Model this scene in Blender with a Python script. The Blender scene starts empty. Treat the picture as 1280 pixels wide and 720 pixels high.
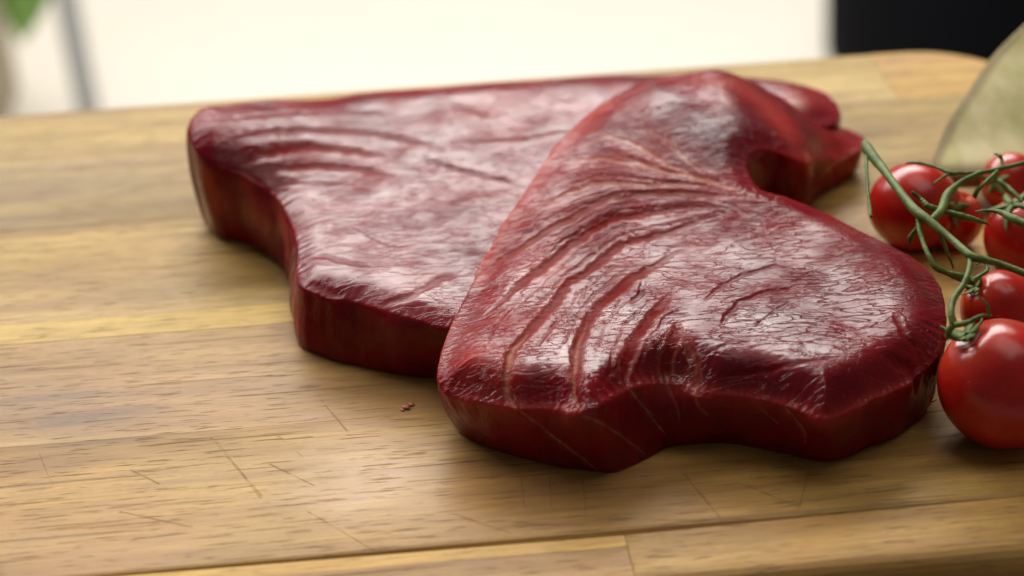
import bpy, bmesh, math, random
import numpy as np
from mathutils import Vector, Matrix, noise as mnoise
from mathutils.geometry import tessellate_polygon
random.seed(7); rng = np.random.default_rng(7)
sc = bpy.context.scene
col = sc.collection

# ------------------------------------------------------------------ camera
PITCH, YAW, ROLL, DIST, HFOV = 30.0, 4.5, 2.2, 0.54, 30.0
pr, yr, rr = map(math.radians, (PITCH, YAW, ROLL))
fh = Vector((math.sin(yr), math.cos(yr), 0))
FWD = fh*math.cos(pr) - Vector((0, 0, 1))*math.sin(pr)
R0 = Vector((math.cos(yr), -math.sin(yr), 0)); U0 = R0.cross(FWD)
RIGHT = R0*math.cos(rr) - U0*math.sin(rr)
UP = U0*math.cos(rr) + R0*math.sin(rr)
CAM = -FWD*DIST
FPX = 640/math.tan(math.radians(HFOV/2))
cam = bpy.data.cameras.new('camera'); co = bpy.data.objects.new('camera', cam); col.objects.link(co)
m = Matrix((RIGHT, UP, -FWD)).transposed().to_4x4(); m.translation = CAM
co.matrix_world = m
cam.sensor_width = 36; cam.lens = 18/math.tan(math.radians(HFOV/2)); cam.clip_start = 0.02; cam.clip_end = 60
cam.dof.use_dof = True; cam.dof.focus_distance = 0.480; cam.dof.aperture_fstop = 8.0
sc.camera = co

# ------------------------------------------------------------------ world and lamps
w = bpy.data.worlds.new('World'); sc.world = w; w.use_nodes = True
bg = w.node_tree.nodes['Background']; bg.inputs[0].default_value = (1.0, 0.92, 0.80, 1); bg.inputs[1].default_value = 0.10
def area(name, loc, target, sx, sy, power, colr):
    l = bpy.data.lights.new(name, 'AREA'); l.shape = 'RECTANGLE'; l.size = sx; l.size_y = sy; l.energy = power; l.color = colr
    o = bpy.data.objects.new(name, l); col.objects.link(o); o.location = loc
    o.rotation_euler = (Vector(target)-Vector(loc)).to_track_quat('-Z', 'Y').to_euler()
    return o
area('window_light', (-0.40, 1.38, 1.12), (0, 0, 0), 2.3, 0.85, 46, (1.0, 0.965, 0.945))
area('overhead_fill', (0.25, 0.15, 1.5), (0, 0, 0), 1.2, 0.9, 6.5, (1.0, 0.92, 0.82))  # unseen softbox added overhead to fill the shading
area('floor_fill', (-0.2, 2.6, 1.6), (-0.2, 2.4, -0.8), 3.0, 2.0, 84, (1.0, 0.94, 0.84))  # unseen lamp added to blow out the floor beyond the board
sc.view_settings.view_transform = 'Standard'; sc.view_settings.look = 'None'; sc.view_settings.exposure = 0; sc.view_settings.gamma = 1

# ------------------------------------------------------------------ helpers
def ray(px, py):
    d = FWD*FPX + RIGHT*(px-640) - UP*(py-360); return d.normalized()
def P(px, py, z=0.0):
    d = ray(px, py); t = (z-CAM.z)/d.z; return CAM + d*t
def depth(p): return (p-CAM).dot(FWD)
def link(name, me, mat=None, parent=None, smooth=True):
    o = bpy.data.objects.new(name, me); col.objects.link(o)
    if mat: me.materials.append(mat)
    if parent: o.parent = parent
    if smooth: me.polygons.foreach_set('use_smooth', [True]*len(me.polygons))
    return o
def tag(o, label, cat, group=None):
    o['label'] = label; o['category'] = cat
    if group: o['group'] = group
    return o
def empty(name, loc):
    o = bpy.data.objects.new(name, None); col.objects.link(o); o.location = loc; o.empty_display_size = 0.02; return o
def catmull(pts, n, closed=True):
    pts = np.asarray(pts, float); k = len(pts); out = []
    segs = k if closed else k-1
    L = [np.linalg.norm(pts[(i+1) % k][:3]-pts[i][:3]) for i in range(segs)]
    tot = sum(L)
    for i in range(segs):
        m_ = max(1, int(round(n*L[i]/tot)))
        if closed: p0, p1, p2, p3 = pts[(i-1) % k], pts[i], pts[(i+1) % k], pts[(i+2) % k]
        else: p0, p1, p2, p3 = pts[max(i-1, 0)], pts[i], pts[i+1], pts[min(i+2, k-1)]
        for j in range(m_):
            t = j/m_
            out.append(0.5*((2*p1)+(-p0+p2)*t+(2*p0-5*p1+4*p2-p3)*t*t+(-p0+3*p1-3*p2+p3)*t**3))
    if not closed: out.append(pts[-1])
    return np.array(out)
def sstep(a, b, x):
    t = np.clip((x-a)/(b-a), 0, 1); return t*t*(3-2*t)

# ------------------------------------------------------------------ node helper
class NT:
    def __init__(s, name):
        s.m = bpy.data.materials.new(name); s.m.use_nodes = True; s.t = s.m.node_tree
        s.b = s.t.nodes['Principled BSDF']
    def n(s, typ, ins=None, **kw):
        nd = s.t.nodes.new(typ)
        for k, v in kw.items(): setattr(nd, k, v)
        for k, v in (ins or {}).items(): s.set(nd.inputs[k], v)
        return nd
    def set(s, sock, v):
        if isinstance(v, bpy.types.NodeSocket): s.t.links.new(v, sock)
        elif isinstance(v, (tuple, list)) and sock.type == 'RGBA' and len(v) == 3: sock.default_value = (*v, 1)
        else: sock.default_value = v
    def p(s, **kw):
        for k, v in kw.items(): s.set(s.b.inputs[k.replace('_', ' ')], v)
    def attr(s, name): return s.n('ShaderNodeAttribute', attribute_name=name).outputs['Fac']
    def math(s, op, a, b=0.0, c=0.0, clamp=False): return s.n('ShaderNodeMath', {0: a, 1: b, 2: c}, operation=op, use_clamp=clamp).outputs[0]
    def mix(s, f, a, b, mode='MIX'):
        nd = s.n('ShaderNodeMix', data_type='RGBA', blend_type=mode)
        s.set(nd.inputs[0], f); s.set(nd.inputs[6], a); s.set(nd.inputs[7], b); return nd.outputs[2]
    def rng(s, v, a, b, c=0.0, d=1.0): return s.n('ShaderNodeMapRange', {0: v, 1: a, 2: b, 3: c, 4: d}).outputs[0]
    def coord(s, scale=(1, 1, 1), rot=(0, 0, 0), kind='Object', off=None):
        tc = s.n('ShaderNodeTexCoord').outputs[kind]
        if off is not None: tc = s.n('ShaderNodeVectorMath', {0: tc, 1: off}, operation='ADD').outputs[0]
        return s.n('ShaderNodeMapping', {'Vector': tc, 'Scale': scale, 'Rotation': rot}).outputs[0]
    def noise(s, vec, scale, detail=4, rough=0.55, dist=0.0):
        return s.n('ShaderNodeTexNoise', {'Vector': vec, 'Scale': scale, 'Detail': detail, 'Roughness': rough, 'Distortion': dist}).outputs[0]
    def bump(s, h, strength, distance, normal=None):
        ins = {'Height': h, 'Strength': strength, 'Distance': distance}
        if normal is not None: ins['Normal'] = normal
        return s.n('ShaderNodeBump', ins).outputs[0]

def simple(name, base, rough, **kw):
    t = NT(name); t.p(Base_Color=base, Roughness=rough, **kw); return t.m

# ------------------------------------------------------------------ materials
def wood_material():
    t = NT('acacia_wood')
    oi = t.n('ShaderNodeObjectInfo')
    off = t.n('ShaderNodeVectorMath', {0: oi.outputs['Random'], 1: (3.1, 1.7, 0.9)}, operation='MULTIPLY').outputs[0]
    c0 = t.coord((1, 1, 1), off=off)
    wob = t.noise(t.coord((4, 14, 14), off=off), 1.0, 3, 0.5)
    big = t.noise(t.coord((5, 40, 40), off=off), 1.0, 4, 0.55, 1.2)
    fine = t.noise(t.coord((45, 700, 300), off=off), 1.0, 5, 0.65, 0.3)
    mid = t.noise(t.coord((12, 190, 120), off=off), 1.0, 4, 0.6, 0.8)
    pores = t.noise(t.coord((110, 1500, 900), off=off), 1.0, 2, 0.5)
    blot = t.noise(t.coord((22, 34, 34), off=off), 1.0, 4, 0.6, 0.6)
    base = t.mix(1.0, oi.outputs['Color'], (1.29, 1.15, 0.72), 'MULTIPLY')
    dark = t.mix(1.0, base, (0.52, 0.43, 0.36), 'MULTIPLY')
    lite = t.mix(1.0, base, (1.20, 1.22, 1.20), 'MULTIPLY')
    f = t.rng(big, 0.38, 0.64)
    c = t.mix(f, dark, lite)
    c = t.mix(0.15, c, base)
    c = t.mix(t.math('MULTIPLY', t.rng(mid, 0.48, 0.68), 0.5), c, dark)
    c = t.mix(t.math('MULTIPLY', t.rng(fine, 0.48, 0.72), 0.55), c, dark)
    speck = t.noise(t.coord((500, 2600, 1200), off=off), 1.0, 2, 0.6)
    c = t.mix(t.math('MULTIPLY', t.rng(speck, 0.48, 0.66), 0.28), c, dark)
    c = t.mix(t.math('MULTIPLY', t.rng(pores, 0.58, 0.70), 0.65), c, (0.09, 0.05, 0.025))
    hue = t.noise(t.coord((11, 26, 26), off=off), 1.0, 3, 0.55, 0.8)
    c = t.mix(t.math('MULTIPLY', t.rng(hue, 0.45, 0.70), 0.45), c, t.mix(1.0, base, (1.02, 0.88, 0.95), 'MULTIPLY'))
    c = t.mix(t.math('MULTIPLY', t.rng(hue, 0.50, 0.28), 0.45), c, t.mix(1.0, base, (0.95, 0.98, 0.80), 'MULTIPLY'))
    c = t.mix(t.math('MULTIPLY', t.rng(blot, 0.56, 0.76), 0.32), c, (0.20, 0.13, 0.075))
    # knife scratches in several directions (world coordinates, so that they run across seams)
    scr = None
    for i, (ang, sx, sy, lo) in enumerate(((62, 9, 420, 0.735), (-58, 8, 380, 0.735), (100, 10, 350, 0.74), (35, 7, 330, 0.74))):
        v = t.coord((sx, sy, 1), (0, 0, math.radians(ang)))
        s_ = t.rng(t.noise(v, 1.0, 1, 0.4, 0.02), lo-0.025, lo+0.01)
        scr = s_ if scr is None else t.math('MAXIMUM', scr, s_)
    pos = t.n('ShaderNodeNewGeometry').outputs['Position']
    for ax, ay, bx, by, wd in ((264,548,327,620,.5),(271,553,326,623,.4),(338,581,392,607,.5),(49,567,66,609,.4),(403,501,434,539,.4),(347,545,378,571,.4),(163,588,198,605,.5),(855,592,905,652,.6),
            (920,602,1015,640,.5),(1010,595,1000,635,.5),(652,595,657,635,.5),(687,595,690,635,.45),(728,598,733,645,.4),(1165,585,1195,602,.4),(385,640,470,690,.4),(560,640,640,668,.4),(150,640,240,660,.4)):
        A_, B_ = P(ax, ay), P(bx, by); d_ = B_-A_
        pa = t.n('ShaderNodeVectorMath', {0: pos, 1: tuple(A_)}, operation='SUBTRACT').outputs[0]
        tt = t.math('DIVIDE', t.n('ShaderNodeVectorMath', {0: pa, 1: tuple(d_)}, operation='DOT_PRODUCT').outputs['Value'], d_.length_squared, clamp=True)
        cl = t.n('ShaderNodeVectorMath', {0: tuple(d_)}, operation='SCALE'); t.set(cl.inputs['Scale'], tt)
        dv = t.n('ShaderNodeVectorMath', {0: pa, 1: cl.outputs[0]}, operation='SUBTRACT').outputs[0]
        dl = t.n('ShaderNodeVectorMath', {0: dv}, operation='LENGTH').outputs['Value']
        dl = t.math('ADD', dl, t.math('MULTIPLY', t.math('SUBTRACT', blot, 0.5), 0.0006))
        scr = t.math('MAXIMUM', scr, t.math('MULTIPLY', t.rng(dl, wd*0.62e-3, wd*0.15e-3), t.rng(mid, 0.36, 0.60, 0.15, 1.0)))
    hair = None
    for ang, sx, sy in ((62, 14, 900), (-50, 12, 800), (80, 16, 850), (25, 12, 760)):
        v = t.coord((sx, sy, 1), (0, 0, math.radians(ang)))
        s_ = t.rng(t.noise(v, 1.0, 2, 0.5, 0.03), 0.60, 0.68)
        hair = s_ if hair is None else t.math('MAXIMUM', hair, s_)
    c = t.mix(t.math('MULTIPLY', hair, 0.16), c, (0.14, 0.085, 0.04))
    c = t.mix(t.math('MULTIPLY', scr, 0.34), c, (0.13, 0.08, 0.04))
    h = t.math('SUBTRACT', t.math('MULTIPLY', fine, 0.5), t.math('MULTIPLY', scr, 0.9))
    h = t.math('SUBTRACT', h, t.math('MULTIPLY', t.rng(pores, 0.6, 0.75), 0.6))
    nb = t.bump(h, 0.5, 0.0005)
    r = t.rng(wob, 0.3, 0.7, 0.46, 0.62)
    geo = t.n('ShaderNodeNewGeometry').outputs['Position']
    def spot(px, py, rx, ry):
        p = P(px, py); d_ = t.n('ShaderNodeVectorMath', {0: geo, 1: tuple(p)}, operation='SUBTRACT').outputs[0]
        d_ = t.n('ShaderNodeVectorMath', {0: d_, 1: (1/rx, 1/ry, 0)}, operation='MULTIPLY').outputs[0]
        l_ = t.n('ShaderNodeVectorMath', {0: d_}, operation='LENGTH').outputs['Value']
        return t.rng(t.math('ADD', l_, t.math('MULTIPLY', t.math('SUBTRACT', blot, 0.5), 1.6)), 1.0, 0.25)
    st = t.math('MAXIMUM', spot(115, 535, 0.026, 0.013), t.math('MULTIPLY', spot(60, 500, 0.03, 0.012), 0.5))
    c = t.mix(t.math('MULTIPLY', st, t.rng(mid, 0.36, 0.60, 0.25, 0.95)), c, (0.09, 0.06, 0.035))
    juice = t.math('MAXIMUM', spot(450, 590, 0.028, 0.030), t.math('MULTIPLY', spot(640, 600, 0.05, 0.03), 0.8))
    c = t.mix(t.math('MULTIPLY', juice, 0.22), c, (0.42, 0.19, 0.13))
    r = t.math('SUBTRACT', r, t.math('MULTIPLY', juice, 0.16))
    t.p(Base_Color=c, Roughness=r, Normal=nb, Specular_IOR_Level=0.26)
    return t.m

def meat_material(name, ca, cb, grain_rot, bump_k, spec, glint):
    t = NT(name)
    septa, deep, dark, rim, across = (t.attr(a) for a in ('septa', 'deep', 'dark', 'rim', 'across'))
    n1 = t.noise(t.coord(), 55, 4, 0.6, 0.4)
    n2 = t.noise(t.coord((160, 620, 400), (0, 0, grain_rot)), 1.0, 4, 0.6, 0.5)
    base = t.mix(t.rng(n1, 0.35, 0.68), ca, cb)
    base = t.mix(t.math('MULTIPLY', t.rng(n2, 0.5, 0.7), 0.35), base, (0.20, 0.010, 0.013))
    base = t.mix(t.math('MULTIPLY', dark, 0.85), base, (0.055, 0.010, 0.016))
    base = t.mix(t.math('MULTIPLY', rim, 0.75), base, (0.42, 0.045, 0.035))  # rim: pink flesh colour, plus translucent edge glow painted into the base
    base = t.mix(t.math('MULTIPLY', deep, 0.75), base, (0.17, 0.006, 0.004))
    sn = t.rng(t.noise(t.coord(), 260, 3, 0.6), 0.3, 0.6, 0.45, 1.0)
    base = t.mix(t.math('MULTIPLY', septa, sn), base, (0.60, 0.27, 0.17))
    # relief: flat plateaus broken by fine creases along the grain, plus faint grain
    cr1 = t.noise(t.coord((80, 300, 60), (0, 0, grain_rot)), 1.0, 1.5, 0.5, 0.9)
    cr2 = t.noise(t.coord((250, 820, 120), (0, 0, grain_rot+0.2)), 1.0, 1.5, 0.5, 0.8)
    soft = t.noise(t.coord((300, 520, 150), (0, 0, grain_rot)), 1.0, 3, 0.5, 0.5)
    def crease(n_, wd): return t.rng(t.math('ABSOLUTE', t.math('SUBTRACT', n_, 0.5)), 0.0, wd)
    patch = t.rng(t.noise(t.coord(), 110, 2, 0.5), 0.44, 0.60)
    wav = t.math('PINGPONG', t.math('ADD', t.math('MULTIPLY', across, 3.0), t.math('MULTIPLY', n1, 0.7)), 0.5)
    h = t.math('MULTIPLY', crease(cr1, 0.03), 0.13)
    h = t.math('ADD', h, t.math('MULTIPLY', t.math('MULTIPLY', crease(cr2, 0.06), patch), 0.10))
    h = t.math('ADD', h, t.math('MULTIPLY', soft, 0.12))
    h = t.math('ADD', h, t.math('MULTIPLY', t.noise(t.coord((480, 1000, 400), (0, 0, grain_rot)), 1.0, 3, 0.6), glint))
    h = t.math('ADD', h, t.math('MULTIPLY', t.rng(wav, 0.0, 0.10), 0.02))
    nb = t.bump(h, bump_k, 0.0016)
    wetn = t.noise(t.coord(), 75, 2, 0.5)
    wet = t.attr('wet')
    r = t.math('SUBTRACT', t.rng(wetn, 0.3, 0.7, 0.19, 0.27), t.math('MULTIPLY', wet, 0.09))
    r = t.math('ADD', r, t.math('MULTIPLY', t.math('MAXIMUM', deep, t.math('MULTIPLY', rim, 0.5)), 0.28))
    dry = t.math('SUBTRACT', 1.0, deep, clamp=True)
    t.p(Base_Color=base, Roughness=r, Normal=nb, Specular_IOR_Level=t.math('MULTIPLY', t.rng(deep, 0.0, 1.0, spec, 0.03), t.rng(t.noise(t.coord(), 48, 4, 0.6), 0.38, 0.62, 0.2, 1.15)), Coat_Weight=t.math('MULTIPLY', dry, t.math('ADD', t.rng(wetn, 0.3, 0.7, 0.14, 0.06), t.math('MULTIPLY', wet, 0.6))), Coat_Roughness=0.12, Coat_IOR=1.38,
        Coat_Normal=nb, Subsurface_Weight=0.8, Subsurface_Scale=0.005, Subsurface_Radius=(1.0, 0.10, 0.08))
    return t.m

def tomato_material():
    t = NT('tomato_skin')
    g = t.n('ShaderNodeSeparateXYZ', {0: t.n('ShaderNodeTexCoord').outputs['Generated']}).outputs[2]
    n_ = t.noise(t.coord(), 90, 3, 0.5)
    c = t.mix(t.rng(n_, 0.35, 0.65), (0.36, 0.007, 0.006), (0.46, 0.014, 0.008))
    c = t.mix(t.math('MULTIPLY', t.rng(g, 0.86, 1.0), 0.4), c, (0.50, 0.06, 0.015))
    sp = t.rng(t.noise(t.coord(), 1400, 2, 0.5), 0.70, 0.78)
    c = t.mix(t.math('MULTIPLY', sp, 0.35), c, (0.75, 0.35, 0.12))
    nb = t.bump(t.noise(t.coord(), 900, 2, 0.5), 0.08, 0.0004)
    t.p(Base_Color=c, Roughness=0.25, Normal=nb, Specular_IOR_Level=0.42, Coat_Weight=0.10, Coat_Roughness=0.15,
        Subsurface_Weight=0.35, Subsurface_Scale=0.003, Subsurface_Radius=(1.0, 0.2, 0.1))
    return t.m
def stem_material():
    t = NT('tomato_stem')
    n_ = t.noise(t.coord(), 260, 4, 0.6)
    c = t.mix(t.rng(n_, 0.35, 0.7), (0.060, 0.100, 0.014), (0.14, 0.20, 0.035))
    nb = t.bump(t.noise(t.coord(), 1500, 3, 0.6), 0.35, 0.0005)
    t.p(Base_Color=c, Roughness=0.55, Normal=nb, Specular_IOR_Level=0.35)
    return t.m
def cabbage_material():
    t = NT('cabbage_flesh')
    n_ = t.noise(t.coord((60, 18, 40)), 1.0, 4, 0.6, 0.5)
    c = t.mix(t.rng(n_, 0.40, 0.60), (0.33, 0.31, 0.12), (0.48, 0.42, 0.24))
    c = t.mix(t.math('MULTIPLY', t.attr('rim'), 0.9), c, (0.15, 0.10, 0.05))
    t.p(Base_Color=c, Roughness=0.75, Specular_IOR_Level=0.2, Subsurface_Weight=0.3, Subsurface_Scale=0.004, Subsurface_Radius=(0.8, 1, 0.4), Normal=t.bump(n_, 0.12, 0.002))
    return t.m
WOOD = wood_material()
MEAT_A = meat_material('tuna_flesh', (0.130, 0.002, 0.007), (0.225, 0.006, 0.013), 0.6, 0.52, 0.22, 0.13)
MEAT_B = meat_material('tuna_flesh_pale', (0.130, 0.002, 0.008), (0.22, 0.006, 0.015), 0.15, 0.27, 0.24, 0.07)
TOMATO = tomato_material(); STEM = stem_material(); CABB = cabbage_material()

# ------------------------------------------------------------------ setting: table and floor
def box_mesh(name, x0, x1, y0, y1, z0, z1, bev=0.0):
    bm = bmesh.new(); bmesh.ops.create_cube(bm, size=1)
    for v in bm.verts: v.co = Vector(((x0+x1)/2+v.co.x*(x1-x0), (y0+y1)/2+v.co.y*(y1-y0), (z0+z1)/2+v.co.z*(z1-z0)))
    if bev: bmesh.ops.bevel(bm, geom=bm.edges[:], offset=bev, segments=3, affect='EDGES', profile=0.5)
    me = bpy.data.meshes.new(name); bm.to_mesh(me); bm.free(); return me
BT = 0.026                                   # board thickness
YB = P(0, 142).y*0.5 + P(1030, 62).y*0.5     # back edge of the board
YF = P(1280, 694).y                          # front edge of the board
XR = P(1250, 100).x + 0.012                  # right edge
XL = XR - 0.52
FLOOR_Z = -0.78
def plaster(name, base, rough):
    t = NT(name); n_ = t.noise(t.coord(), 9, 4, 0.6)
    t.p(Base_Color=t.mix(n_, tuple(c*0.93 for c in base), base), Roughness=rough); return t.m
fl = link('floor', box_mesh('floor', -3, 3, 0.6, 4.5, FLOOR_Z-0.05, FLOOR_Z), plaster('white_floor', (0.82, 0.78, 0.71), 0.6), smooth=False)
fl['kind'] = 'structure'
tb = link('table_top', box_mesh('table_top', XL-0.15, XR+0.25, YF-0.25, YB-0.02, -BT-0.035, -BT-0.0005, 0.003), plaster('grey_table', (0.30, 0.27, 0.23), 0.5), smooth=False)
tb['kind'] = 'structure'

# ------------------------------------------------------------------ cutting board of edge-glued staves
board = tag(empty('cutting_board', ((XL+XR)/2, (YB+YF)/2, -BT)), 'wide wooden cutting board of edge-glued staves under the tuna steaks', 'cutting board')
RC, RF = 0.038, 0.006
def inside_clip(poly, ax, val, keep_greater):
    out = []
    for i in range(len(poly)):
        a, b = poly[i], poly[(i+1) % len(poly)]
        ia = (a[ax] >= val) == keep_greater or a[ax] == val; ib = (b[ax] >= val) == keep_greater or b[ax] == val
        if ia: out.append(a)
        if ia != ib:
            t = (val-a[ax])/(b[ax]-a[ax]); out.append(tuple(a[k]+(b[k]-a[k])*t for k in range(4)))
    return out
def outline():
    pts = []
    for cx, cy, a0 in ((XR-RC, YB-RC, 0), (XL+RC, YB-RC, 90), (XL+RC, YF+RC, 180), (XR-RC, YF+RC, 270)):
        for k in range(17):
            a = math.radians(a0+90*k/16); nx, ny = math.cos(a), math.sin(a)
            pts.append((cx+RC*nx, cy+RC*ny, nx, ny))
    return pts
OUT = outline()
def stave(x0, x1, y0, y1, colr, dz=0.0, slant=0.0):
    g = 0.00002
    poly = OUT
    for ax, v, kg in ((0, x0+g, True), (0, x1-g, False), (1, y0+g, True), (1, y1-g, False)):
        poly = inside_clip(poly, ax, v, kg)
        if len(poly) < 3: return
    eps = 1e-6
    def on_out(p):
        # distance of a point to the rounded outline
        qx, qy = abs(p[0]-(XL+XR)/2)-((XR-XL)/2-RC), abs(p[1]-(YB+YF)/2)-((YB-YF)/2-RC)
        return math.hypot(max(qx, 0), max(qy, 0))+min(max(qx, qy), 0)-RC
    n = len(poly); bm = bmesh.new(); rings = []
    outs = []
    for p in poly:
        o_ = on_out(p) > -2e-4
        outs.append(o_)
    cx = sum(p[0] for p in poly)/n; cy = sum(p[1] for p in poly)/n
    for k, a in enumerate([-1, 0, 15, 30, 45, 60, 75, 90]):
        ring = []
        for p, o_ in zip(poly, outs):
            l = math.hypot(p[2], p[3]) or 1
            if a < 0: off, z, e = 0.0, -BT, 0.0
            else:
                ar = math.radians(a); off = RF*(1-math.cos(ar)); z = -RF*(1-math.sin(ar)); e = 0.00006*(a/90)**3
            if o_: x, y = p[0]-p[2]/l*off, p[1]-p[3]/l*off
            else:
                x, y = p[0], p[1]
            # hair-fine eased arris along the glue lines
            if abs(p[1]-(y0+g)) < eps: y += e
            if abs(p[1]-(y1-g)) < eps: y -= e
            if abs(p[0]-(x0+g)) < eps: x += e
            if abs(p[0]-(x1-g)) < eps: x -= e
            ring.append(bm.verts.new((x+slant*(y-(y0+y1)/2), y, z+dz if a >= 0 else z)))
        rings.append(ring)
    for r1, r2 in zip(rings, rings[1:]):
        for i in range(n):
            bm.faces.new((r1[i], r1[(i+1) % n], r2[(i+1) % n], r2[i]))
    bm.faces.new(rings[-1]); bm.faces.new(rings[0][::-1])
    bmesh.ops.recalc_face_normals(bm, faces=bm.faces[:])
    me = bpy.data.meshes.new('stave'); bm.to_mesh(me); bm.free()
    o = link('stave', me, WOOD, smooth=False)
    o.parent = board; o.matrix_parent_inverse = Matrix.Translation(-board.location)
    o.color = (*colr, 1)
def seam(px, py): return P(px, py).y
ys = [YF-1e-3, seam(780, 669), seam(0, 560), seam(0, 432), seam(0, 407), seam(0, 290), seam(0, 205), YB+1e-3]
tan = (0.42, 0.285, 0.15)
xj = P(787, 694).x
xk = P(1095, 80).x
yp = seam(780, 684)
stave(XL-1, xj, yp, ys[1], (0.58, 0.44, 0.19), 0.00004)
stave(XL-1, xj, ys[0], yp, (0.37, 0.25, 0.14))
stave(xj, XR+1, ys[0], ys[1], (0.40, 0.275, 0.128), 0.00005)
stave(XL-1, XR+1, ys[1], ys[2], (0.40, 0.275, 0.128), 0.00005)
stave(XL-1, P(1200, 420).x, ys[2], ys[3], (0.36, 0.245, 0.135))
stave(P(1200, 420).x, XR+1, ys[2], ys[3], (0.43, 0.30, 0.15), 0.00006)
stave(XL-1, XR+1, ys[3], ys[4], (0.55, 0.43, 0.20), 0.00006)
stave(XL-1, XR+1, ys[4], ys[5], (0.40, 0.305, 0.15))
stave(XL-1, XR+1, ys[5], ys[6], (0.29, 0.225, 0.11), 0.00007)
stave(XL-1, xk, ys[6], ys[7], (0.37, 0.285, 0.13))
stave(xk, XR+1, ys[6], ys[7], (0.50, 0.36, 0.16), 0.00006)

# ------------------------------------------------------------------ tuna steaks
DBG = False
def grid_noise(v, freq, seed=0.0):
    f = mnoise.noise; return np.array([f((x*freq+seed, y*freq, z*freq)) for x, y, z in v.tolist()])
def make_steak(name, ctrl, T, voxel, lift, mat, label, grooves, blobs, smooth_it, grain, pillow, dome, default_in=0.003, bulge=0.0012):
    tops, bots = [], []
    dm = np.array([(0.0015, 0.004)]*len(ctrl))
    for i0, i1, a_, w_ in dome: dm[i0:i1+1] = (a_*1e-3, w_*1e-3)
    for ci, c in enumerate(ctrl):
        z = T-dm[ci, 0]; p = P(c[0], c[1], z)
        for _ in range(60):
            z = 0.75*z+0.25*(T-dm[ci, 0]+float(sum(lift(p.x, p.y)))); p = P(c[0], c[1], z)
        tops.append((p.x, p.y))
        if len(c) > 2: q = P(c[2], c[3], 0.0); bots.append((q.x, q.y))
        else: bots.append(None)
    tops = np.array(tops); n = len(tops)
    area2 = sum(tops[i][0]*tops[(i+1) % n][1]-tops[(i+1) % n][0]*tops[i][1] for i in range(n))
    sg = 1 if area2 > 0 else -1
    for i in range(n):
        if bots[i] is None:
            tg = tops[(i+1) % n]-tops[i-1]; tg /= np.linalg.norm(tg)
            nrm = np.array((tg[1], -tg[0]))*sg; bots[i] = tuple(tops[i]-nrm*default_in)
    if DBG: print("PLAN", name, [(i, [round(float(q)*1000, 1) for q in (*tops[i], *bots[i])]) for i in range(n)])
    arr = catmull(np.hstack([tops, np.array(bots), dm]), 260)
    N = len(arr); tp, bt, dmr = arr[:, :2], arr[:, 2:4], arr[:, 4:]
    tg = np.roll(tp, -1, 0)-np.roll(tp, 1, 0); tg /= np.linalg.norm(tg, axis=1)[:, None]+1e-12
    nrm = np.stack([tg[:, 1], -tg[:, 0]], 1)*sg
    bm = bmesh.new(); rings = []
    K = 7
    for k in range(K+1):
        s = k/K; xy = bt*(1-s)+tp*s+nrm*bulge*math.sin(math.pi*s)
        rings.append([bm.verts.new((x, y, T*s)) for x, y in xy])
    for a, b in zip(rings, rings[1:]):
        for i in range(N): bm.faces.new((a[i], a[(i+1) % N], b[(i+1) % N], b[i]))
    for ring in (rings[-1], rings[0]):
        for tri in tessellate_polygon([[q.co.copy() for q in ring]]):
            try: bm.faces.new([ring[k] for k in tri])
            except ValueError: pass
    bmesh.ops.recalc_face_normals(bm, faces=bm.faces[:])
    me = bpy.data.meshes.new(name); bm.to_mesh(me); bm.free()
    o = bpy.data.objects.new(name, me); col.objects.link(o)
    md = o.modifiers.new('r', 'REMESH'); md.mode = 'VOXEL'; md.voxel_size = voxel
    ms = o.modifiers.new('s', 'SMOOTH'); ms.factor = 0.5; ms.iterations = smooth_it
    dg = bpy.context.evaluated_depsgraph_get(); dg.update()
    me2 = bpy.data.meshes.new_from_object(o.evaluated_get(dg)); o.modifiers.clear(); o.data = me2; bpy.data.meshes.remove(me); me2.name = name
    nv = len(me2.vertices); v = np.empty(nv*3); me2.vertices.foreach_get('co', v); v = v.reshape(-1, 3)
    nm = np.empty(nv*3); me2.vertices.foreach_get('normal', nm); nm = nm.reshape(-1, 3)
    up = sstep(0.35, 0.8, nm[:, 2])
    zrel = v[:, 2].copy()
    # broad undulation of the cut face and sides
    u = grid_noise(v, 28)*0.0010 + grid_noise(v, 75, 5.0)*0.00022
    v[:, 2] += up*u
    bd = np.full(nv, 1e9); bi = np.zeros(nv, int)
    for k in range(N):
        d_ = (v[:, 0]-tp[k, 0])**2+(v[:, 1]-tp[k, 1])**2; mk = d_ < bd; bd[mk] = d_[mk]; bi[mk] = k
    v[:, 2] -= np.clip(zrel/T, 0, 1)*dmr[bi, 0]*np.exp(-bd/dmr[bi, 1]**2)
    side = sstep(0.7, 0.2, np.abs(nm[:, 2]))
    sn = grid_noise(v*np.array([1, 1, 0.45]), 95, 9.0)*0.0013+grid_noise(v*np.array([1, 1, 0.3]), 260, 4.0)*0.0005
    v[:, :2] += (nm[:, :2]*(side*sn)[:, None])
    lf, th = lift(v[:, 0], v[:, 1]); v[:, 2] += lf+th*np.clip(zrel/T, 0, 1)
    me2.vertices.foreach_set('co', v.ravel()); me2.update()
    nm = np.empty(nv*3); me2.vertices.foreach_get('normal', nm); nm = nm.reshape(-1, 3)
    dg = bpy.context.evaluated_depsgraph_get(); dg.update()
    def hit(px, py):
        ok, loc, nn, _ = o.ray_cast(CAM, ray(px, py)); return np.array(loc) if ok else None
    att = {k: np.zeros(nv) for k in ('septa', 'deep', 'dark', 'rim', 'across', 'wet')}
    fl_d, fl_i = [], []
    disp = np.zeros(nv)
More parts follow.
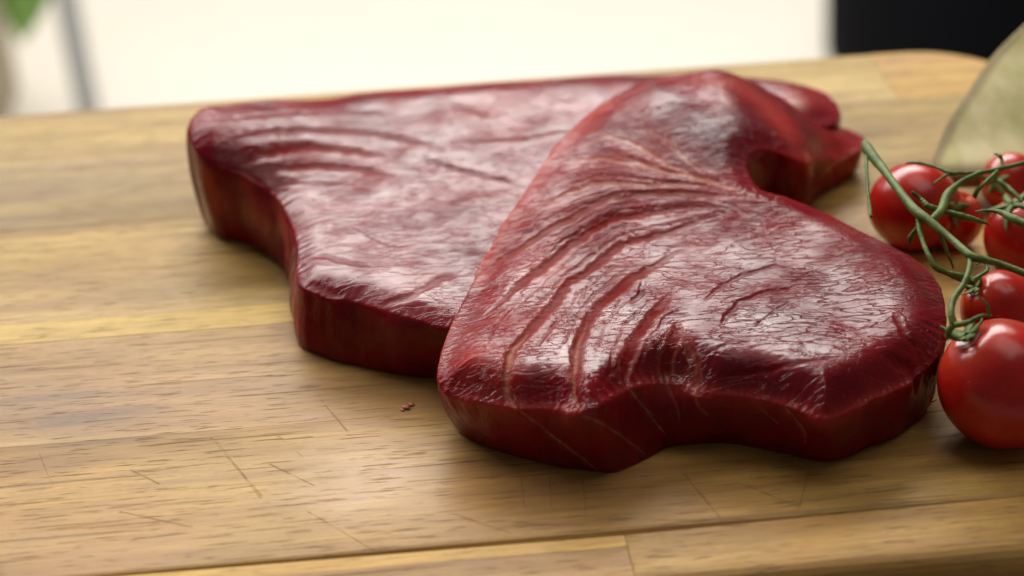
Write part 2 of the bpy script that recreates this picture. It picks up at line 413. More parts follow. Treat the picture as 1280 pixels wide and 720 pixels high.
    for gi, g in enumerate(grooves):
        pp = catmull([(x, y, 0) for x, y in g['p']], max(6, int(sum(math.dist(a, b) for a, b in zip(g['p'], g['p'][1:]))/2.2)), False)
        jit = g.get('jit', 1.0)
        pts = []
        for k, q in enumerate(pp):
            jx = (mnoise.noise((k*0.13, gi*7.3, 0))*2.2+mnoise.noise((k*0.5, gi*7.3, 8))*1.0)*jit; jy = (mnoise.noise((k*0.13, gi*7.3, 5))*2.2+mnoise.noise((k*0.5, gi*7.3, 13))*1.0)*jit
            h = hit(q[0]+jx, q[1]+jy)
            if h is not None: pts.append((*h, k/max(1, len(pp)-1)))
        if len(pts) < 2: continue
        pts = np.array(pts); wd = g['w']*1.15e-3
        s = pts[:, 3]; taper = 0.30+0.70*np.clip(np.minimum(s, 1-s)*5, 0, 1)
        taper *= np.array([1+0.6*mnoise.noise((k*0.3, gi*3.1, 2)) for k in range(len(pts))])
        lo, hi = pts[:, :3].min(0)-5*wd, pts[:, :3].max(0)+5*wd
        idx = np.where(np.all((v > lo) & (v < hi), axis=1))[0]
        best = np.full(len(idx), 1e9); amp = np.zeros(len(idx))
        ends = np.clip(s*g.get('t0', 4), 0, 1)*np.clip((1-s)*g.get('t1', 6), 0, 1)*0.85+0.15
        for (x, y, z, _), tpw, en in zip(pts, taper, ends):
            d = np.sqrt(((v[idx]-(x, y, z))**2).sum(1))/(wd*tpw); mk = d < best; best[mk] = d[mk]; amp[mk] = en
        prof = np.exp(-(best**2)*1.0)
        prof = prof*amp; flat = np.exp(-np.abs(best/1.1)**5)*amp
        disp[idx] -= g.get('d', 0.6)*0.52e-3*flat
        disp[idx] += g.get('d', 0.6)*1e-3*0.07*amp*np.exp(-((best-2.0)**2)*2.0)
        att['septa'][idx] = np.maximum(att['septa'][idx], g.get('septa', 0)*np.exp(-(best*1.6)**2))
        att['septa'][idx] = np.maximum(att['septa'][idx], g.get('edge', 0.16 if g.get('flow') else 0)*amp*np.exp(-((best-1.25)/0.28)**2))
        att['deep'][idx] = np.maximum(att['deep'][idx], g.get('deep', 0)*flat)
        att['rim'][idx] = np.maximum(att['rim'][idx], g.get('rim', 0)*prof)
        att['dark'][idx] = np.maximum(att['dark'][idx], g.get('dark', 0)*prof)
        if g.get('flow'):
            sub = pts[::4, :3]; d2 = np.full(nv, 1e9)
            for q in sub: d2 = np.minimum(d2, ((v-q)**2).sum(1))
            fl_d.append(1/(d2+1e-7)); fl_i.append(g['flow'])
    topm = sstep(0.5, 0.9, nm[:, 2])
    g1 = np.array(P(*grain[0], T)); g2 = np.array(P(*grain[1], T)); gd = (g2-g1)/np.linalg.norm(g2-g1)
    al = v[:, 0]*gd[0]+v[:, 1]*gd[1]; ac = -v[:, 0]*gd[1]+v[:, 1]*gd[0]
    q = np.stack([al*150, ac*430, v[:, 2]*60], 1)
    streak = grid_noise(q, 1.0)+0.6*grid_noise(q*np.array([1.7, 2.1, 1]), 1.0, 3.0)
    mF = np.zeros(nv)
    if fl_d:
        W = np.array(fl_d)**1.3; ax = (W*np.array(fl_i)[:, None]).sum(0)/W.sum(0); att['across'] = ax
        dmin = 1/np.sqrt(np.array(fl_d).max(0)); mF = np.exp(-(dmin/0.007)**4)
        rho = np.hypot(v[:, 0]-g2[0], v[:, 1]-g2[1])
        q = np.stack([ax*5.5, rho*170, 0*rho], 1)
        fs = grid_noise(q, 1.0)+0.6*grid_noise(q*np.array([2.3, 1.6, 1]), 1.0, 3.0)
        edge = sstep(0, 1.0, ax-min(fl_i)+0.3)
        disp += topm*mF*(pillow*1e-3*np.clip(rho/0.09, 0.12, 1)*(0.5-0.5*np.cos(2*math.pi*ax))+np.clip(rho/0.07, 0.2, 1)*0.06e-3*fs)
    disp += topm*(1-mF)*0.07e-3*streak
    for (px, py, r, amt, key) in blobs:
        h = hit(px, py)
        if h is None: continue
        d2 = ((v-h)**2).sum(1)/(r*1e-3)**2
        att[key] = np.maximum(att[key], amt*np.exp(-d2))
    v += nm*disp[:, None]
    low = v[:, 2] < 0.0004
    v[low, 2] = np.maximum(v[low, 2], 0.0003)
    me2.vertices.foreach_set('co', v.ravel())
    for k, a in att.items():
        at = me2.attributes.new(k, 'FLOAT', 'POINT'); at.data.foreach_set('value', a.astype(np.float32))
    me2.materials.append(mat); me2.polygons.foreach_set('use_smooth', [True]*len(me2.polygons)); me2.update()
    tag(o, label, 'tuna steak')
    return o

pc = P(880, 150, 0.03)
def lift_front(x, y):
    a = sstep(pc.y-0.075, pc.y+0.01, y)*(1-sstep(pc.x+0.005, pc.x+0.034, x))
    droop = sstep(pc.x+0.026, pc.x+0.046, x)*sstep(0.018, 0.030, y)
    return 0.010*a, -0.011*droop
def lift_rear(x, y): return 0.0*x, 0.013*sstep(-0.045, -0.088, x)*sstep(0.01, 0.05, y)+0.004*sstep(0.03, 0.09, y)*sstep(0.06, 0.0, x)

front_ctrl = [
 (545, 478, 566, 520), (549, 445), (563, 405), (590, 350), (622, 290), (655, 238), (690, 187), (725, 150), (770, 117), (820, 97),
 (870, 88), (915, 94), (955, 110), (988, 136), (1014, 153), (1046, 157), (1073, 167), (1080, 184), (1066, 192), (1040, 197), (1014, 198),
 (990, 197), (958, 189), (937, 197), (938, 218), (953, 238), (990, 248), (1035, 266), (1082, 290), (1130, 314), (1164, 338), (1180, 368),
 (1184, 405), (1178, 437), (1158, 462, 1172, 505), (1120, 485, 1130, 541), (1075, 507, 1085, 561), (1034, 527, 1034, 578), (990, 512, 975, 567), (940, 500, 915, 556), (895, 496, 870, 556), (865, 487, 838, 560), (835, 478, 812, 574),
 (790, 486, 785, 587), (738, 514, 762, 592), (690, 512, 705, 586), (645, 512, 645, 572), (600, 503, 600, 557), (563, 493, 574, 540)]
FG = [
 dict(p=[(939,243),(887,226),(839,208),(797,182),(766,172),(734,163)], w=0.6, d=0.25, septa=0.85, rim=0.3, flow=1),
 dict(p=[(887,226),(852,195),(828,174),(800,158)], w=0.45, d=0.15, septa=0.7),
 dict(p=[(922,240),(870,222),(828,214),(797,205),(762,200),(724,201),(682,208)], w=0.7, d=0.3, septa=0.9, rim=0.2, flow=2),
 dict(p=[(905,236),(863,231),(825,231),(783,229),(748,229),(720,238),(693,250),(672,260),(655,274)], w=0.8, d=0.4, septa=0.5, deep=0.3, flow=3),
 dict(p=[(947,246),(885,244),(832,242),(770,247),(742,256),(714,273),(687,287),(659,305),(628,324),(596,345),(579,358)], w=0.9, d=0.6, septa=0.2, deep=0.7, flow=4, t0=2.5),
 dict(p=[(878,258),(843,261),(798,268),(763,275),(735,291),(714,305),(687,327),(659,348),(631,372),(603,397)], w=1.2, d=0.9, septa=0.05, deep=0.9, flow=5),
 dict(p=[(898,268),(878,275),(839,289),(798,299),(770,310),(742,334),(714,351),(700,369),(683,390),(659,417),(641,438),(634,460),(634,490),(645,512)], w=1.05, d=0.85, septa=0.06, deep=0.9, flow=6),
 dict(p=[(659,417),(641,438),(634,460),(634,490),(645,512)], w=0.9, d=0.2, septa=0.6, deep=0.0),
 dict(p=[(858,312),(846,317),(819,331),(791,348),(763,369),(742,390),(728,417),(721,445),(718,484),(725,515)], w=1.2, d=0.9, septa=0.05, deep=0.95, flow=7),
 dict(p=[(735,400),(724,430),(718,465),(717,490),(725,515)], w=0.6, d=0.1, septa=0.6),
 dict(p=[(843,362),(825,383),(808,404),(794,424),(785,449),(780,470),(782,484)], w=1.2, d=0.95, deep=0.95, flow=8),
 dict(p=[(848,400),(843,424),(834,445),(831,473)], w=1.1, d=0.8, deep=0.8, flow=9),
 dict(p=[(845,405),(862,438),(870,466),(867,495)], w=0.9, d=0.6, septa=0.2, deep=0.5, flow=10),
 dict(p=[(986,330),(944,339),(909,353),(875,380)], w=0.55, d=0.5, dark=0.5, deep=0.3),
 dict(p=[(1000,358),(941,370),(916,387),(899,412)], w=0.6, d=0.6, dark=0.6, deep=0.3),
 dict(p=[(989,377),(944,408)], w=0.4, d=0.35, dark=0.4),
 dict(p=[(1055,445),(996,454),(955,464),(896,471)], w=0.6, d=0.5, deep=0.7),
 dict(p=[(937,426),(896,435)], w=0.6, d=0.5, dark=0.4),
 dict(p=[(1118,391),(1132,419),(1149,436)], w=0.7, d=0.6, deep=0.8),
 dict(p=[(1105,446),(1120,453),(1140,462),(1146,490)], w=1.2, d=1.1, deep=0.6),
 dict(p=[(728,519),(763,536),(808,569)], w=0.42, d=0.7, septa=0.65, jit=0.4),
 dict(p=[(648,512),(687,543),(749,590)], w=0.42, d=0.7, septa=0.65, jit=0.4),
 dict(p=[(784,484),(808,512),(832,543)], w=0.42, d=0.7, septa=0.65, jit=0.4),
 dict(p=[(832,477),(846,508),(850,530)], w=0.3, d=0.1, septa=0.4, jit=0.4),
 dict(p=[(979,508),(1003,537),(1007,554)], w=0.42, d=0.7, septa=0.65, jit=0.4),
 dict(p=[(953,512),(972,530)], w=0.3, d=0.1, septa=0.4, jit=0.4),
 dict(p=[(867,475),(872,505),(888,522)], w=0.35, d=0.12, septa=0.4, jit=0.4),
 # short tears between the flakes
 dict(p=[(740,345),(732,362),(722,385)], w=0.4, d=0.4, deep=0.4), dict(p=[(775,372),(768,392)], w=0.4, d=0.4, deep=0.4),
 dict(p=[(806,348),(800,366),(790,378)], w=0.6, d=0.6, dark=0.5), dict(p=[(700,392),(690,410),(672,432)], w=0.5, d=0.4, deep=0.5),
 dict(p=[(640,385),(622,404),(608,430)], w=0.5, d=0.4, deep=0.4), dict(p=[(779,453),(765,465),(752,480)], w=0.5, d=0.45, deep=0.4),
 dict(p=[(1024,226),(1034,213),(1052,200),(1070,192)], w=0.6, d=0.3, septa=0.8), dict(p=[(1008,190),(1012,206),(1018,222)], w=0.8, d=0.2, septa=0.6),
 # pinkish skin side rim, then translucent glow painted along the front edge
 dict(p=[(546,482),(552,440),(565,405),(592,350),(625,290),(658,240),(694,190),(730,154),(775,122),(825,101)], w=4.2, d=0, rim=0.8),
 dict(p=[(860,97),(910,102),(950,125),(980,158),(1003,200)], w=5.0, d=0, rim=0.85),
 dict(p=[(548,488),(600,505),(645,515),(690,514),(738,518)], w=2.6, d=0, rim=0.55),
 dict(p=[(738,518),(790,488),(835,480),(866,489),(895,498),(940,503),(990,514),(1034,529),(1075,509),(1120,487),(1158,464)], w=2.4, d=0, rim=0.5),
]
for a_, b_ in list(zip([g for g in FG if g.get('flow')], [g for g in FG if g.get('flow')][1:])):
    pa = catmull([(x, y, 0) for x, y in a_['p']], 30, False); pb = catmull([(x, y, 0) for x, y in b_['p']], 30, False)
    for f_, wd_ in ((0.36, 0.32), (0.68, 0.36)):
        q_ = [tuple(pa[int(k*(len(pa)-1))]*(1-f_)+pb[int(k*(len(pb)-1))]*f_)[:2] for k in np.linspace(0.12+0.2*random.random(), 0.75+0.25*random.random(), 9)]
        FG.append(dict(p=q_, w=wd_, d=0.32, deep=0.45, septa=0.25 if a_['flow'] < 4 else 0.0, jit=1.3))
FB = [(600,440,10,0.5,'rim'), (640,400,10,0.4,'rim'), (665,330,10,0.45,'rim'), (620,480,8,0.4,'rim'), (720,230,9,0.4,'rim'), (1000,400,26,0.55,'dark'), (930,460,16,0.5,'dark'), (1080,400,18,0.45,'dark'), (1045,312,8,0.5,'deep'), (1078,332,5,0.4,'deep'), (985,160,7,0.6,'rim'), (1000,195,6,0.6,'rim'), (1060,180,6,0.6,'rim'), (800,195,12,0.45,'rim'), (740,210,10,0.4,'rim'), (690,260,10,0.35,'rim'), (590,420,9,0.35,'rim'), (620,370,8,0.3,'rim'), (790,395,8,0.9,'wet'), (835,410,7,1.0,'wet'), (850,440,6,1.0,'wet'), (700,440,8,0.5,'wet'), (760,470,6,0.7,'wet'), (640,350,8,0.5,'wet'), (950,410,9,0.5,'wet'), (880,165,12,0.95,'dark'), (905,190,9,0.8,'dark'), (845,140,8,0.5,'dark'), (930,150,8,0.4,'dark'), (1045,315,10,0.35,'dark'), (960,330,14,0.25,'dark'), (900,430,10,0.45,'dark'), (880,470,8,0.4,'dark'), (1035,180,8,0.6,'rim')]
rear_ctrl = [
 (232, 160, 258, 282), (240, 181, 264, 290), (256, 199, 272, 299), (277, 206, 290, 303), (299, 211, 312, 309), (320, 222, 335, 322), (340, 236, 350, 337), (354, 258, 360, 352), (365, 285, 366, 375), (370, 312, 367, 400), (369, 336, 369, 422), (376, 357, 376, 436),
 (407, 371, 410, 450), (442, 379, 445, 459), (477, 390, 490, 469), (519, 402, 530, 474), (552, 411, 556, 474), (585, 405), (610, 370), (640, 320), (680, 270), (730, 225), (800, 195), (880, 180), (960, 175), (1020, 160), (1046, 148),
 (1049, 130), (1030, 112), (990, 100), (930, 95), (850, 92), (760, 93), (660, 100), (560, 107), (450, 115), (350, 122), (280, 126), (252, 130), (238, 143)]
RG = [
 dict(p=[(289,174),(342,165),(394,163),(463,167),(519,177),(560,186)], w=1.2, d=0.6, deep=0.7, flow=1),
 dict(p=[(300,205),(331,193),(369,186),(414,186),(456,191),(487,196)], w=1.4, d=0.9, deep=0.9, flow=2),
 dict(p=[(324,217),(359,210),(414,208),(470,215),(498,221)], w=1.2, d=0.7, deep=0.8, flow=3),
 dict(p=[(352,231),(400,229),(435,229)], w=0.8, d=0.4, deep=0.4, flow=4),
 dict(p=[(280,150),(340,143),(420,140),(500,143)], w=0.9, d=0.4, deep=0.5),
 dict(p=[(522,198),(567,210),(612,221),(654,231)], w=0.8, d=0.9, dark=0.7, deep=0.5),
 dict(p=[(560,178),(620,176),(680,168),(720,160)], w=0.8, d=0.4, deep=0.6),
 dict(p=[(387,317),(425,325),(463,333)], w=0.9, d=0.6, deep=0.5),
 dict(p=[(477,382),(510,370),(545,352),(575,340)], w=1.0, d=0.6, deep=0.5),
 dict(p=[(385,352),(410,365),(430,370)], w=0.9, d=0.6, deep=0.6),
 dict(p=[(440,280),(475,300),(500,310)], w=0.6, d=0.5, dark=0.3), dict(p=[(560,130),(590,140),(615,146)], w=1.2, d=0.5, deep=0.5),
 dict(p=[(248,205),(262,235),(276,270)], w=2.0, d=0.3, rim=0.7), dict(p=[(300,214),(320,260),(335,300)], w=2.2, d=0.3, rim=0.8), dict(p=[(341,240),(356,290),(362,330)], w=1.8, d=0.1, rim=0.8),  # red strips painted in as highlights down the left wall
 dict(p=[(372,330),(369,370),(373,425)], w=1.6, d=0.0, rim=0.8),
 dict(p=[(262,128),(350,124),(450,117),(560,109),(660,102),(760,95)], w=5.0, d=0.0, rim=0.35),
]
RB = [(540,285,16,0.25,'dark'), (580,320,12,0.3,'dark'), (620,130,14,0.25,'rim'), (1010,118,9,0.5,'rim'), (985,130,5,0.5,'septa')]
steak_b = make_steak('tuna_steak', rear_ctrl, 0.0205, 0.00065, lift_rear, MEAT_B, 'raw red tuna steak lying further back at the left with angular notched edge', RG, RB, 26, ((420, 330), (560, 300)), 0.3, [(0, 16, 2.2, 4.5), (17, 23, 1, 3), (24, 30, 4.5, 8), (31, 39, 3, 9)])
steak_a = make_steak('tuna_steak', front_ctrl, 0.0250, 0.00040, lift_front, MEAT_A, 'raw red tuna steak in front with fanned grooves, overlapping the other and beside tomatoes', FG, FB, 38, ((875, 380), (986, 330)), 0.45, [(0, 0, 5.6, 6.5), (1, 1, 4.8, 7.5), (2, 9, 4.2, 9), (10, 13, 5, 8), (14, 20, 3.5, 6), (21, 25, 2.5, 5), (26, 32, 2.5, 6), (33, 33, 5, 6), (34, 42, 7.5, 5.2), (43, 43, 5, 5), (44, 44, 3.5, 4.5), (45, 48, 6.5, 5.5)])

# ------------------------------------------------------------------ tomatoes on the vine
def tomato(px, py, rpx, axis, label, squash=1.0, zfac=0.97, spin=0.0, sep=5, sep_len=1.0, calyx=True):
    z = 0.012
    for _ in range(10):
        p = P(px, py, z); r = rpx*depth(p)/FPX; z = r*zfac
    p = P(px, py, z); r = rpx*depth(p)/FPX
    bm = bmesh.new(); bmesh.ops.create_uvsphere(bm, u_segments=64, v_segments=40, radius=1)
    for vv in bm.verts:
        x, y, zz = vv.co
        rad = math.hypot(x, y); ang = math.atan2(y, x)
        dim = 0.16*math.exp(-(rad/0.22)**2)*(1 if zz > 0 else 0.12)
        lob = 1+0.012*math.cos(5*ang+spin)*max(0, zz)
        k = (zz*squash)-(dim if zz > 0 else -dim)
        vv.co = Vector((x*lob, y*lob, k))*r
    me = bpy.data.meshes.new('tomato'); bm.to_mesh(me); bm.free()
    o = link('tomato', me, TOMATO)
    q = Vector(axis).normalized().to_track_quat('Z', 'Y'); o.rotation_euler = q.to_euler(); o.location = p
    tag(o, label, 'tomato', 'cherry tomatoes on the vine')
    if calyx:
        bm = bmesh.new()
        for i in range(sep):
            a = spin+2*math.pi*i/sep+random.uniform(-.2, .2); L = r*random.uniform(0.55, 0.85)*sep_len; wd = r*0.15
            prev = None; lift = random.uniform(0.05, 0.5)
            for j in range(9):
                s = j/8; rr_ = 0.04*r+L*s
                zz = r*(squash*0.86+0.10) - (rr_**2)/(2.2*r) + lift*r*s*s*0.7 + r*0.02
                hw = wd*(0.55+1.2*s*(1-s)*1.6)*(1-s)**0.6+r*0.006
                ca, sa = math.cos(a+0.25*s*math.sin(i*2.1)), math.sin(a+0.25*s*math.sin(i*2.1))
                ring = [bm.verts.new((ca*rr_-sa*dx, sa*rr_+ca*dx, zz+dz)) for dx, dz in ((-hw, 0.01*r), (0, 0.035*r), (hw, 0.01*r), (0, -0.02*r))]
                if prev:
                    for k in range(4): bm.faces.new((prev[k], prev[(k+1) % 4], ring[(k+1) % 4], ring[k]))
                else: bm.faces.new(ring[::-1])
                prev = ring
            bm.faces.new(prev)
        bmesh.ops.recalc_face_normals(bm, faces=bm.faces[:])
        mc = bpy.data.meshes.new('calyx'); bm.to_mesh(mc); bm.free()
        c = link('calyx', mc, STEM); c.parent = o
    return o, p, r
def cam_axis(rx, uy, toward): return RIGHT*rx+UP*uy-FWD*toward
tomato(1254, 480, 80, cam_axis(-0.62, 0.75, 0.25), 'large red cherry tomato at the front, nearest the camera, beside the tuna', 1.04, spin=0.4, sep_len=0.45)
tomato(1252, 388, 50, cam_axis(-0.72, 0.55, 0.35), 'red cherry tomato directly behind the large front one', 1.05, spin=1.2, sep_len=0.5)
tomato(1278, 300, 47, cam_axis(-0.35, 0.80, 0.45), 'red cherry tomato at the right picture edge under a green sepal', 1.18, spin=0.8, sep_len=1.25)
tomato(1143, 258, 55, cam_axis(0.60, -0.10, 0.55), 'red cherry tomato farthest left, behind the steak and under the vine fork', 1.06, spin=0.2, sep=3, sep_len=0.6)
tomato(1192, 275, 36, cam_axis(0.2, 0.5, 0.3), 'small dark red tomato tucked low between the leftmost tomato and vine', 1.05, spin=0.2, calyx=False)
tomato(1264, 228, 38, cam_axis(-0.55, -0.05, 0.6), 'red cherry tomato farthest back behind the upper vine branch', 1.06, spin=0.7, sep_len=0.7)

vine = tag(empty('tomato_vine', P(1205, 340, 0.0)), 'green tomato vine stem branching over the cherry tomatoes', 'vine')
def tube_mesh(name, pts, radii, seg=10):
    pts = [Vector(p) for p in pts]; bm = bmesh.new(); prev = None; n = len(pts); nrm = None
    for i, p in enumerate(pts):
        tg = (pts[min(i+1, n-1)]-pts[max(i-1, 0)]).normalized()
        if nrm is None: nrm = tg.orthogonal().normalized()
        nrm = (nrm-tg*nrm.dot(tg)).normalized(); bn = tg.cross(nrm)
        ring = [bm.verts.new(p+(nrm*math.cos(2*math.pi*k/seg)+bn*math.sin(2*math.pi*k/seg))*radii[i]) for k in range(seg)]
        if prev:
            for k in range(seg): bm.faces.new((prev[k], prev[(k+1) % seg], ring[(k+1) % seg], ring[k]))
        else: bm.faces.new(ring[::-1])
        prev = ring
    bm.faces.new(prev)
    me = bpy.data.meshes.new(name); bm.to_mesh(me); bm.free(); return me
def stem(name, pts, mat=STEM, parent=vine, knob=0.0):
    # pts: (px, py, z in cm, diameter in px)
    arr = []
    for px, py, z, dpx in pts:
        p = P(px, py, z*0.01); arr.append((p.x, p.y, p.z, dpx*0.5*depth(p)/FPX*0.85))
    c = catmull(arr, 40, False)
    rad = [max(2e-4, c[i, 3]*(1+0.10*mnoise.noise((i*0.4, pts[0][0], 0)))) for i in range(len(c))]
    cc = [(c[i, 0]+0.0002*mnoise.noise((i*0.3, pts[0][0], 3)), c[i, 1], c[i, 2]+0.0002*mnoise.noise((i*0.3, pts[0][0], 9))) for i in range(len(c))]
    o = link(name, tube_mesh(name, cc, rad), mat)
    o.parent = parent; o.matrix_parent_inverse = Matrix.Translation(-parent.location)
    return o
stem('main_stem', [(1081,178,3.9,9),(1084,186,3.9,17),(1100,206,3.9,14),(1122,236,3.9,12),(1143,262,3.9,15),(1162,276,3.9,13),(1185,295,3.8,11),(1206,314,3.8,12),(1217,322,3.8,13),(1245,328,3.7,10),(1282,342,3.6,11),(1330,360,3.5,11)])
stem('branch', [(1083,188,3.85,9),(1083,205,3.8,5.5),(1085,240,3.6,5),(1089,271,3.4,5)])
stem('branch', [(1212,320,3.75,9),(1212,335,3.7,9),(1204,356,3.6,9),(1193,372,3.5,10),(1189,390,3.4,10),(1192,405,3.2,12)])
stem('branch', [(1148,268,3.8,10),(1150,290,3.6,8),(1160,318,3.4,8),(1170,334,3.2,10),(1182,340,3.1,9),(1198,346,3.0,13),(1216,352,2.8,13)])
stem('branch', [(1160,278,3.7,9),(1176,264,3.6,13),(1184,244,3.6,14),(1198,230,3.6,8),(1222,217,3.6,7),(1250,211,3.6,7),(1290,201,3.7,7),(1330,190,3.7,7)])
stem('branch', [(1228,215,3.6,6),(1205,216,3.6,4.5),(1188,216,3.6,7),(1170,209,3.6,4.5),(1150,204,3.6,4.5),(1133,204,3.6,3)])
stem('branch', [(1190,216,3.6,5),(1178,222,3.5,4),(1167,230,3.4,3)])
stem('branch', [(1251,212,3.6,6),(1252,202,3.7,5),(1250,195,3.8,6),(1243,192,3.8,2)])
stem('branch', [(1248,213,3.6,6),(1234,226,3.5,6),(1222,238,3.3,7),(1218,246,3.1,8)])
stem('branch', [(1140,240,3.85,5),(1150,248,3.7,7),(1160,258,3.6,10),(1172,262,3.5,10)])
stem('branch', [(1172,285,3.5,6),(1178,300,3.2,6),(1186,320,2.8,5),(1192,335,2.5,3)])
stem('sepal', [(1180,264,3.5,8),(1200,270,3.4,11),(1220,275,3.3,8),(1238,281,3.2,2)])
stem('sepal', [(1150,283,3.5,8),(1139,296,3.1,9),(1138,306,2.8,3)])
stem('sepal', [(1194,406,3.2,10),(1210,403,3.45,8),(1226,395,3.7,5),(1240,394,3.6,2)])
stem('sepal', [(1236,396,3.6,4),(1235,383,3.9,4),(1227,374,4.1,3),(1221,369,4.2,2)])
stem('sepal', [(1192,406,3.2,9),(1186,414,3.0,10),(1184,425,2.7,3)])
stem('sepal', [(1216,352,2.9,10),(1226,344,3.0,6),(1234,338,3.0,6),(1230,328,3.1,3),(1220,330,3.1,2)])
stem('sepal', [(1290,283,3.7,12),(1268,274,3.7,13),(1246,264,3.6,7),(1219,264,3.5,2)])
stem('sepal', [(1250,226,3.3,6),(1264,238,3.3,8),(1278,252,3.2,4)])

# ------------------------------------------------------------------ pale cabbage leaf at the right
def leaf():
    left = [(1178,222,.9),(1165,207,1.1),(1172,182,1.3),(1186,150,1.7),(1206,120,2.1),(1234,78,2.6),(1262,48,3.1),(1290,22,3.6),(1330,-10,4.2)]
    A = catmull([tuple(P(x, y, z*.01)) for x, y, z in left], 60, False)
    bm = bmesh.new(); rows = []; W = 0.085; M = 30
    for i, a in enumerate(A):
        t_ = i/(len(A)-1); row = []
        wv = W*(0.35+0.65*math.sin(min(1, t_*1.6+0.15)*math.pi/2))
        for j in range(M+1):
            s = j/M
            z = a[2]+0.012*math.sin(math.pi*s*0.9)*(0.4+t_) + 0.0006*mnoise.noise((t_*3, s*3, 1)) - 0.004*s
            row.append((a[0]+wv*s, a[1]-0.02*s*(1-t_), z, min(s, t_*0.8+0.02)))
        rows.append(row)
    top = [[bm.verts.new(p[:3]) for p in r] for r in rows]
    bot = [[bm.verts.new((p[0], p[1], max(0.0006 if p[0] < XR-0.002 and p[1] < YB-0.002 else -0.02, p[2]-0.0035-0.003*math.sin(math.pi*min(1, p[3]*4+0.0)/2)))) for p in r] for r in rows]
    n, k = len(rows), M+1
    for i in range(n-1):
        for j in range(k-1):
            bm.faces.new((top[i][j], top[i+1][j], top[i+1][j+1], top[i][j+1])); bm.faces.new((bot[i][j], bot[i][j+1], bot[i+1][j+1], bot[i+1][j]))
    for i in range(n-1):
        bm.faces.new((top[i][0], bot[i][0], bot[i+1][0], top[i+1][0])); bm.faces.new((top[i][-1], top[i+1][-1], bot[i+1][-1], bot[i][-1]))
    for j in range(k-1):
        bm.faces.new((top[0][j], top[0][j+1], bot[0][j+1], bot[0][j])); bm.faces.new((top[-1][j], bot[-1][j], bot[-1][j+1], top[-1][j+1]))
    bmesh.ops.recalc_face_normals(bm, faces=bm.faces[:])
    me = bpy.data.meshes.new('cabbage_leaf'); bm.to_mesh(me); bm.free()
    fr = [p[3] for r in rows for p in r]*2
    at = me.attributes.new('rim', 'FLOAT', 'POINT'); at.data.foreach_set('value', [math.exp(-(f/0.045)**4) for f in fr])
    return tag(link('cabbage_leaf', me, CABB), 'pale green curved vegetable leaf with brownish rim behind the tomatoes', 'cabbage leaf')
leaf()

# ------------------------------------------------------------------ crumbs of flesh on the board
for k, (px, py, s) in enumerate(((508, 508, 1.1), (514, 505, 0.8), (503, 512, 0.6))):
    bm = bmesh.new(); bmesh.ops.create_icosphere(bm, subdivisions=2, radius=s*1e-3)
    for v_ in bm.verts: v_.co *= 1+0.5*mnoise.noise(v_.co*1500+Vector((k, 0, 0))); v_.co.z *= 0.35
    me = bpy.data.meshes.new('crumb'); bm.to_mesh(me); bm.free()
    o = link('crumb', me, simple('crumb_red', (0.45, 0.15, 0.08), 0.4)); o.location = P(px, py, s*0.4e-3)
    tag(o, ['largest of the tiny reddish flesh crumbs on the board left of the front steak', 'tiny reddish flesh crumb right of the largest crumb', 'tiny reddish flesh crumb left of the largest crumb'][k], 'crumb', 'flesh crumbs on the board')

# ------------------------------------------------------------------ blurred things beyond the board
GREY = simple('grey_metal', (0.48, 0.51, 0.53), 0.5)
a = P(113, 150, FLOOR_Z); d = ray(72, -60); t_ = (a.y-CAM.y)/d.y; b = CAM+d*t_
dirv = (b-a).normalized(); L = 0.9/dirv.z
pole = link('metal_pole', tube_mesh('metal_pole', [a+dirv*L*s for s in np.linspace(0, 1, 12)], [0.016]*12, 16), GREY)
tag(pole, 'slim grey leaning pole out of focus at the far left', 'pole')
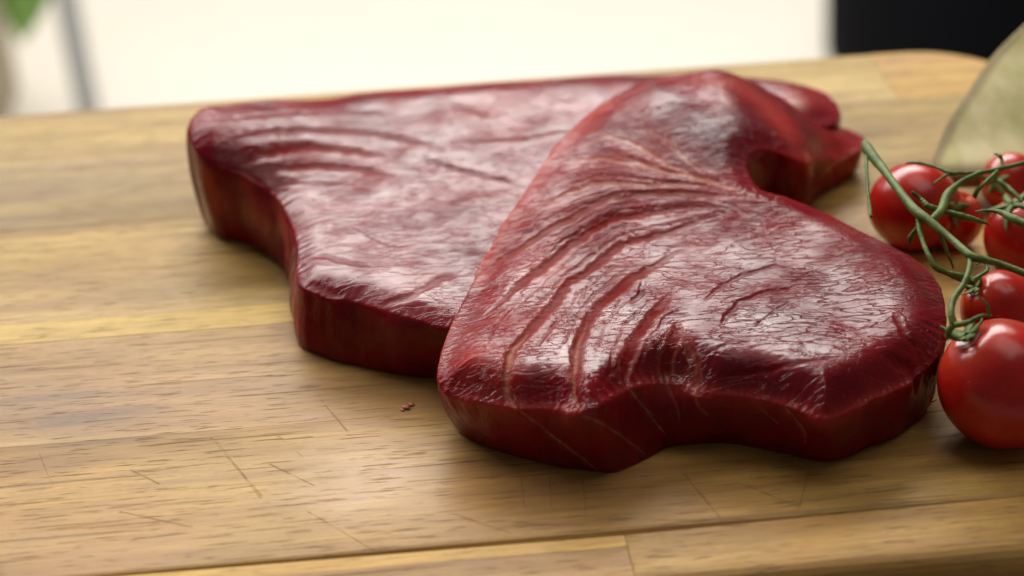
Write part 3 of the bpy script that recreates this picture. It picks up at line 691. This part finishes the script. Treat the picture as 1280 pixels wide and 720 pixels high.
# black pouf
c = P(1230, 95, FLOOR_Z)
bm = bmesh.new(); prof = [(0, 0), (0.20, 0), (0.225, 0.03), (0.228, 0.10), (0.222, 0.22), (0.205, 0.36), (0.17, 0.41), (0.08, 0.43), (0, 0.432)]
vs = [bm.verts.new((r, 0, z)) for r, z in prof]; es = [bm.edges.new(e) for e in zip(vs, vs[1:])]
bmesh.ops.spin(bm, geom=vs+es, cent=(0, 0, 0), axis=(0, 0, 1), angle=2*math.pi, steps=48)
bmesh.ops.remove_doubles(bm, verts=bm.verts[:], dist=1e-5); bmesh.ops.recalc_face_normals(bm, faces=bm.faces[:])
me = bpy.data.meshes.new('pouf'); bm.to_mesh(me); bm.free()
pf = link('pouf', me, simple('black_fabric', (0.004, 0.004, 0.006), 1.0, Specular_IOR_Level=0.1)); pf.location = c + Vector((0.02, 0.02, 0))
tag(pf, 'black rounded pouf standing on the floor behind the board', 'pouf')
# planter with leaves
pl = empty('potted_plant', P(-70, 150, FLOOR_Z))
tag(pl, 'beige planter with hanging green leaves, blurred at the far left', 'plant')
me = box_mesh('planter', -0.09, 0.09, -0.09, 0.09, 0, 0.5, 0.01)
link('planter', me, simple('beige_pot', (0.42, 0.36, 0.26), 0.7), pl)
LEAF = simple('leaf_green', (0.16, 0.34, 0.05), 0.5)
def leaf_blade(base, tip, wd):
    base, tip = Vector(base), Vector(tip); bm = bmesh.new(); prev = None; s_ = (tip-base).cross(Vector((0, 1, 0.2))).normalized()
    for j in range(9):
        s = j/8; p = base.lerp(tip, s)+Vector((0, -0.03*math.sin(s*math.pi), 0)); h = wd*math.sin(math.pi*min(1, s*0.92+0.06))
        r = [bm.verts.new(p+s_*h), bm.verts.new(p+Vector((0, -0.003, 0))), bm.verts.new(p-s_*h), bm.verts.new(p+Vector((0, 0.003, 0)))]
        if prev:
            for k in range(4): bm.faces.new((prev[k], prev[(k+1) % 4], r[(k+1) % 4], r[k]))
        else: bm.faces.new(r[::-1])
        prev = r
    bm.faces.new(prev); me = bpy.data.meshes.new('leaf'); bm.to_mesh(me); bm.free(); return me
def at_plane(px, py, y):
    d = ray(px, py); return CAM+d*((y-CAM.y)/d.y)
for (x0, y0, x1, y1, wd) in ((38, -160, 27, 52, 0.040), (10, -170, 16, 30, 0.022), (60, -200, 45, 15, 0.02)):
    y_ = pl.location.y-0.11
    link('leaf', leaf_blade(at_plane(x0, y0, y_)-pl.location, at_plane(x1, y1, y_)-pl.location, wd), LEAF, pl)
